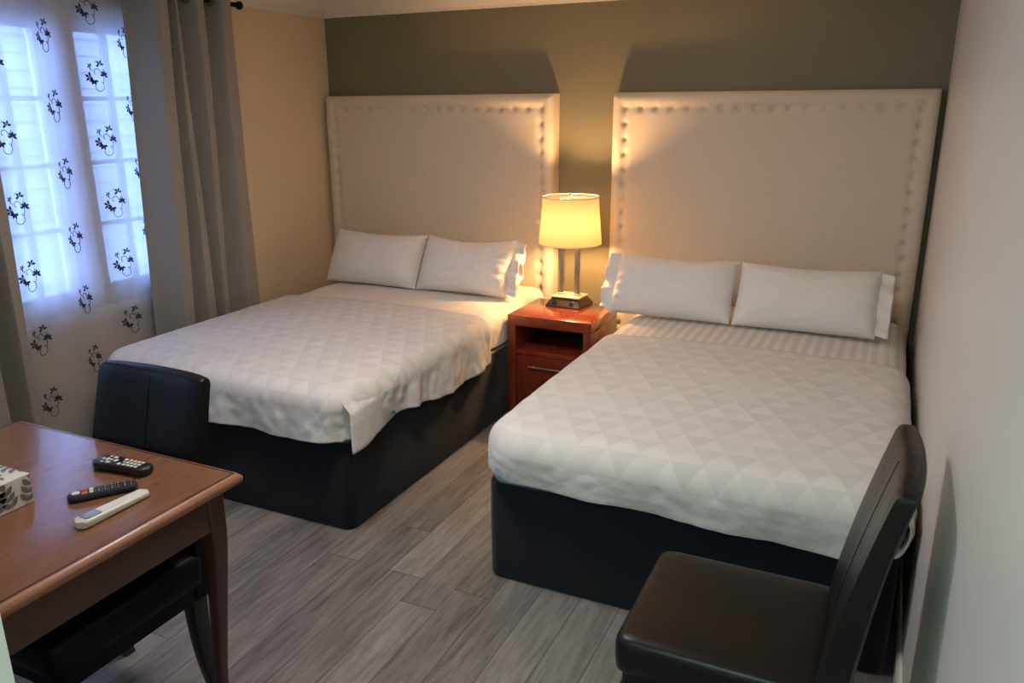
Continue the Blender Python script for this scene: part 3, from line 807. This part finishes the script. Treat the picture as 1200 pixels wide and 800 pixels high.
def ac_remote():
    o = empty('remote_control'); L = .195
    wf = lambda t: (.046 - .010 * t) * cap(t, .07, .95); zf = lambda t: (.020 - .005 * t) * (.8 + .2 * cap(t, .1, .9))
    obj('body', remote_body(L, wf, zf), M['white_plastic'], o, True, 45)
    b = bmesh.new(); m4 = Matrix.Rotation(math.radians(1.4), 4, 'Y')
    box(b, (-.080, -.015, .0185), (-.040, .015, .0195), .001, 2, 0, m4); obj('display', b, M['lcd'], o, True, 45)['label'] = 'grey display window'
    for (x, y, sx, sy) in ((-.024, -.008, .010, .009), (-.024, .008, .010, .009), (-.008, -.008, .010, .009), (-.008, .008, .010, .009), (.066, 0, .009, .007)):
        b = bmesh.new(); zz = .0195 - .0256 * (x + .0975) - .0006; keys(b, [(x, y, sx, sy, zz - .0014, .0022)]); obj('button', b, M['key_white'], o, True, 45)
    return o
r3 = ac_remote(); place(r3, (1.915, -3.540), (1.920, -3.352), RZ)
tag(r3, 'long white remote control with a small grey display, nearest the table edge', 'remote control', 'remote controls on the table')

def leaf(bm, c, ax, up, ang, L, wd, n=6, mat=0, off=None):
    """flat pointed leaf in the plane (ax, up)"""
    d = math.cos(ang) * ax + math.sin(ang) * up; e = -math.sin(ang) * ax + math.cos(ang) * up
    pts = []
    for k in range(n + 1): t = k / n; pts.append(c + d * (L * t) + e * (wd * math.sin(PI * t ** .8)))
    for k in range(n - 1, 0, -1): t = k / n; pts.append(c + d * (L * t) - e * (wd * math.sin(PI * t ** .8)))
    if off: pts = [off(p) for p in pts]
    try: bm.faces.new([bm.verts.new(p) for p in pts]).material_index = mat
    except ValueError: pass
def tissue_box():
    o = empty('tissue_box', (1.695 - .0575, -3.493 - .115, TZ + .001))
    a, b, h = .0575, .115, .076
    bm = bmesh.new(); box(bm, (-a, -b, 0), (a, b, h), .0015, 2)
    rr = random.Random(4)
    def sprays(org, ax, up, nrm, lu, lv):
        N = max(2, round(lu / .038))
        for k in range(N):
            px = lu * (k + .5) / N + rr.uniform(-.004, .004); base = org + ax * px + up * 0.002 + nrm * .0008
            ln = lv * rr.uniform(.55, .9); ang = PI / 2 + rr.uniform(-.3, .3)
            d = math.cos(ang) * ax + math.sin(ang) * up; e = -math.sin(ang) * ax + math.cos(ang) * up
            p = [base + e * .0006, base - e * .0006, base + d * ln - e * .0004, base + d * ln + e * .0004]
            def cl(q):
                u_ = max(.002, min(lu - .002, (q - org).dot(ax))); v_ = max(.002, min(lv - .002, (q - org).dot(up)))
                return org + ax * u_ + up * v_ + nrm * .0008
            bm.faces.new([bm.verts.new(cl(q)) for q in p]).material_index = 1
            for j in range(3):
                t = .15 + .3 * j
                for s in (-1, 1): leaf(bm, base + d * ln * t, ax, up, ang + s * .85, .027 * rr.uniform(.85, 1.15), .0068, 6, 1, cl)
            leaf(bm, base + d * ln, ax, up, ang, .026, .0066, 6, 1, cl)
    V = Vector
    sprays(V((a, -b, 0)), V((0, 1, 0)), V((0, 0, 1)), V((1, 0, 0)), 2 * b, h)
    sprays(V((-a, -b, h)), V((0, 1, 0)), V((1, 0, 0)), V((0, 0, 1)), 2 * b, 2 * a)
    sprays(V((-a, b, 0)), V((1, 0, 0)), V((0, 0, 1)), V((0, 1, 0)), 2 * a, h)
    sprays(V((-a, -b, 0)), V((1, 0, 0)), V((0, 0, 1)), V((0, -1, 0)), 2 * a, h)
    obj('carton', bm, [M['card'], M['leaf_print']], o, False)
    bm = bmesh.new(); lathe(bm, [(.032, h + .0012), (.032, h + .0016), (.001, h + .0016)], 24, (0, -.02, 0)); obj('slot', bm, M['lcd'], o, True, 50)
    return tag(o, 'white tissue box printed with grey leaves, at the left edge of the table', 'tissue box')
tissue_box()

# ---------------------------------------------------------------- curtains
RODX, RODZ = 0.155, 2.232
def rod():
    o = empty('curtain_rod', (RODX, -1.955, RODZ))
    bm = bmesh.new(); tube(bm, [(0, -1.02, 0), (0, .965, 0)], .0115, 14); obj('pole', bm, M['iron'], o, True, 50)
    for s, y in ((-1, -1.02), (1, .965)):
        bm = bmesh.new(); lathe(bm, [(.0125, 0), (.0125, .012), (.009, .018), (.016, .026), (.022, .038), (.022, .048), (.014, .060), (.002, .064)], 18)
        bmesh.ops.transform(bm, matrix=Matrix.Translation((0, y, 0)) @ Matrix.Rotation(-s * PI / 2, 4, 'X'), verts=bm.verts); obj('finial', bm, M['iron'], o, True, 50)
    for y in (-.99, .90):
        bm = bmesh.new(); tube(bm, [(0, y, -.013), (-.05, y, -.013), (-.133, y, -.013)], .006, 8); lathe(bm, [(.02, 0), (.02, .006)], 16, (-RODX, 0, 0))
        obj('bracket', bm, M['iron'], o, True, 50)
    return tag(o, 'black iron curtain rod with ball finial above the window', 'curtain rod')
rod()
def curtain(top, bot, label, seed):
    """top / bot: where each fold ends along the rod, at the heading and at the hem"""
    zt, zb = RODZ + .05, 0.03
    ym = (top[0] + top[-1]) / 2; o = empty('curtain', (RODX, ym, 0)); n = len(top) - 1
    def pos(u, v):
        z = zt + (zb - zt) * v
        k = min(int(u * n), n - 1); q = u * n - k
        vv = min(1, v * 1.35)
        e0 = top[k] + (bot[k] - top[k]) * vv; e1 = top[k + 1] + (bot[k + 1] - top[k + 1]) * vv
        wd = e1 - e0
        A = min(.070, .03 + .28 * wd)
        h = sstep(0, .40, q) * (1 - sstep(.84, 1.0, q))
        x = -.078 + (2 * A + .004) * h * (.9 + .1 * math.sin(q * PI)) + .008 * nz(u * 6, v * 3, seed) * h
        q2 = q + .06 * math.sin(2 * PI * q) - .10 * sstep(.7, 1, q) * (1 - sstep(.93, 1.0, q)) * .5
        y = e0 + wd * q2 + .006 * nz(u * 5, v * 2, seed + 4)
        return Vector((x, y - ym, z))
    bm = bmesh.new(); grid(bm, pos, n * 44, 60)
    c = obj('fabric', bm, M['curtain'], o, True, 80)
    md = c.modifiers.new('thickness', 'SOLIDIFY'); md.thickness = .003
    for k in range(n):
        for u in ((k + .23) / n, (k + .93) / n):
            v = .05 / (zt - zb); p = pos(u, v); q = pos(u + .003, v); t = (q - p).normalized()
            bm = bmesh.new()
            lathe(bm, [(.019, -.004), (.030, -.005), (.032, 0), (.030, .005), (.019, .004), (.0175, 0), (.019, -.004)], 28, cap=False)
            nrm = Vector((t.y, -t.x, 0)).normalized()
            bmesh.ops.transform(bm, matrix=Matrix.Translation(p) @ nrm.to_track_quat('Z', 'Y').to_matrix().to_4x4(), verts=bm.verts)
            obj('grommet', bm, M['steel'], o, True, 60)
    return tag(o, label, 'curtain', 'taupe grommet curtains')
curtain([-1.65, -1.449, -1.383, -1.229, -1.035], [-1.715, -1.523, -1.381, -1.266, -1.01], 'taupe grommet curtain right of the window, beside the left bed', 1.0)
curtain([-2.90, -2.76, -2.60, -2.435], [-2.93, -2.76, -2.585, -2.455], 'taupe grommet curtain at the left edge, beside the table', 5.0)

# sheer voile panel with embroidered sprigs
def sheer():
    zt, zb = RODZ - .02, 0.04; y0, y1 = -2.60, -1.615
    o = empty('sheer_curtain', (0.050, (y0 + y1) / 2, 0)); L = y1 - y0
    def sx(u, v): return .008 * math.sin(u * 2 * PI * 5.2 + .6) * (.6 + .4 * v) + .006 * nz(u * 7, v * 1.5, 3)
    def yy(u): return -L / 2 + L * u + .006 * math.sin(u * 2 * PI * 5.2 * 2)
    def pos(u, v): return Vector((sx(u, v), yy(u), zt + (zb - zt) * v))
    bm = bmesh.new(); grid(bm, pos, 160, 50); obj('fabric', bm, M['voile'], o, True, 80)
    bm = bmesh.new()
    def at(yw, zw):      # world position on the cloth, just on the room side
        u = (yw - y0) / L; v = (zt - zw) / (zt - zb)
        return Vector((sx(u, v) + .0025, yw - (y0 + y1) / 2, zw))
    def ribbon(cy, cz, pts, w, fl):
        P = [Vector((cy + fl * a, cz + b)) for a, b in pts]
        for i in range(len(P) - 1):
            t = (P[i + 1] - P[i]); t = t.normalized() if t.length else Vector((1, 0)); n = Vector((-t.y, t.x)) * w / 2
            qs = [P[i] + n, P[i] - n, P[i + 1] - n, P[i + 1] + n]
            bm.faces.new([bm.verts.new(at(*q)) for q in qs])
    def poly(cy, cz, pts, fl): bm.faces.new([bm.verts.new(at(cy + fl * a, cz + b)) for a, b in pts])
    def blossom(cy, cz, fl, x, z, r, rot, n=4):
        for k in range(n):
            a = rot + k * 2 * PI / n * .72; d = (math.cos(a), math.sin(a)); e = (-d[1], d[0])
            poly(cy, cz, [(x, z), (x + d[0] * r * .55 + e[0] * r * .26, z + d[1] * r * .55 + e[1] * r * .26), (x + d[0] * r, z + d[1] * r), (x + d[0] * r * .55 - e[0] * r * .26, z + d[1] * r * .55 - e[1] * r * .26)], fl)
    def arc(x, z, r, a0, a1, n=16, k=1.0): return [(x + r * (1 - (1 - k) * i / n) * math.cos(a0 + (a1 - a0) * i / n), z + r * (1 - (1 - k) * i / n) * math.sin(a0 + (a1 - a0) * i / n)) for i in range(n + 1)]
    def sprig(cy, cz, sw):
        f = sw
        W_ = .0034
        ribbon(cy, cz, arc(.004, -.045, .026, .35 * PI, -1.25 * PI, 20, .75), W_, f)                 # bottom hook
        ribbon(cy, cz, [(.026, -.032), (.033, -.015), (.036, .004), (.030, .020), (.036, .034)], W_, f)   # right stem
        ribbon(cy, cz, arc(-.002, .018, .023, -.2 * PI, 1.35 * PI, 18, .35), W_, f)                   # middle scroll
        ribbon(cy, cz, [(-.022, .024), (-.032, .036), (-.030, .047), (-.021, .048)], W_, f)
        ribbon(cy, cz, [(.004, .040), (.012, .052), (.010, .066), (.002, .070), (-.003, .063)], W_ * .8, f)
        ribbon(cy, cz, [(-.030, .004), (-.027, -.012), (-.018, -.022)], W_, f)
        blossom(cy, cz, f, .020, .054, .024, .1, 4); blossom(cy, cz, f, -.030, .046, .015, 1.2, 4)
        blossom(cy, cz, f, .038, .006, .024, -.4, 5); blossom(cy, cz, f, -.036, -.004, .026, 1.6, 4); blossom(cy, cz, f, -.020, -.018, .024, 2.4, 5)
    for cy, zs, sw in ((-1.832, [2.137 - .2985 * k for k in range(7)], 1.0), (-2.072, [2.003 - .3005 * k for k in range(7)], .58), (-2.330, [1.876 - .3035 * k for k in range(6)], 1.0), (-1.655, [2.0 - .305 * k for k in range(5)], .58), (-2.54, [2.02 - .30 * k for k in range(7)], .8)):
        for z in zs: sprig(cy, z, sw)
    obj('embroidery', bm, M['thread'], o, False)['label'] = 'dark navy embroidered flower sprigs'
    return tag(o, 'white voile sheer curtain with dark embroidered sprigs across the window', 'curtain')
sheer()

# ---------------------------------------------------------------- added ceiling lamps for fill light, unseen (above and behind the camera's view)
def fill_ceiling_lamp(loc, r, mat, color, watts, label, name='added_fill_light'):
    o = empty(name, loc)
    bm = bmesh.new(); lathe(bm, [(r * .9, 0), (r, -.01), (r, -.03), (r * .93, -.035)], 40); obj('rim', bm, M['steel'], o, True, 50)
    bm = bmesh.new(); lathe(bm, [(r * .93, -.035), (r * .8, -.06), (r * .5, -.078), (.01, -.085)], 40); obj('diffuser', bm, mat, o, True, 50)
    l = bpy.data.lights.new(name, 'AREA'); l.shape = 'DISK'; l.size = r * 2; l.energy = watts; l.color = color
    lo = bpy.data.objects.new(name + '_glow', l); lo.location = (0, 0, -.09); lo.parent = o; COL.objects.link(lo)
    return tag(o, label, 'added ceiling light')
fill_ceiling_lamp((2.0, -2.6, H), .2, M['room_fill_diffuser'], ROOM_FILL_COLOR, ROOM_FILL_WATTS, 'added fill light, unseen round fixture in the middle of the bedroom ceiling')
fill_ceiling_lamp((3.15, -5.2, H), .17, M['hall_fill_diffuser'], HALL_FILL_COLOR, HALL_FILL_WATTS, 'added cool fill light, unseen round fixture in the entry passage behind the camera')
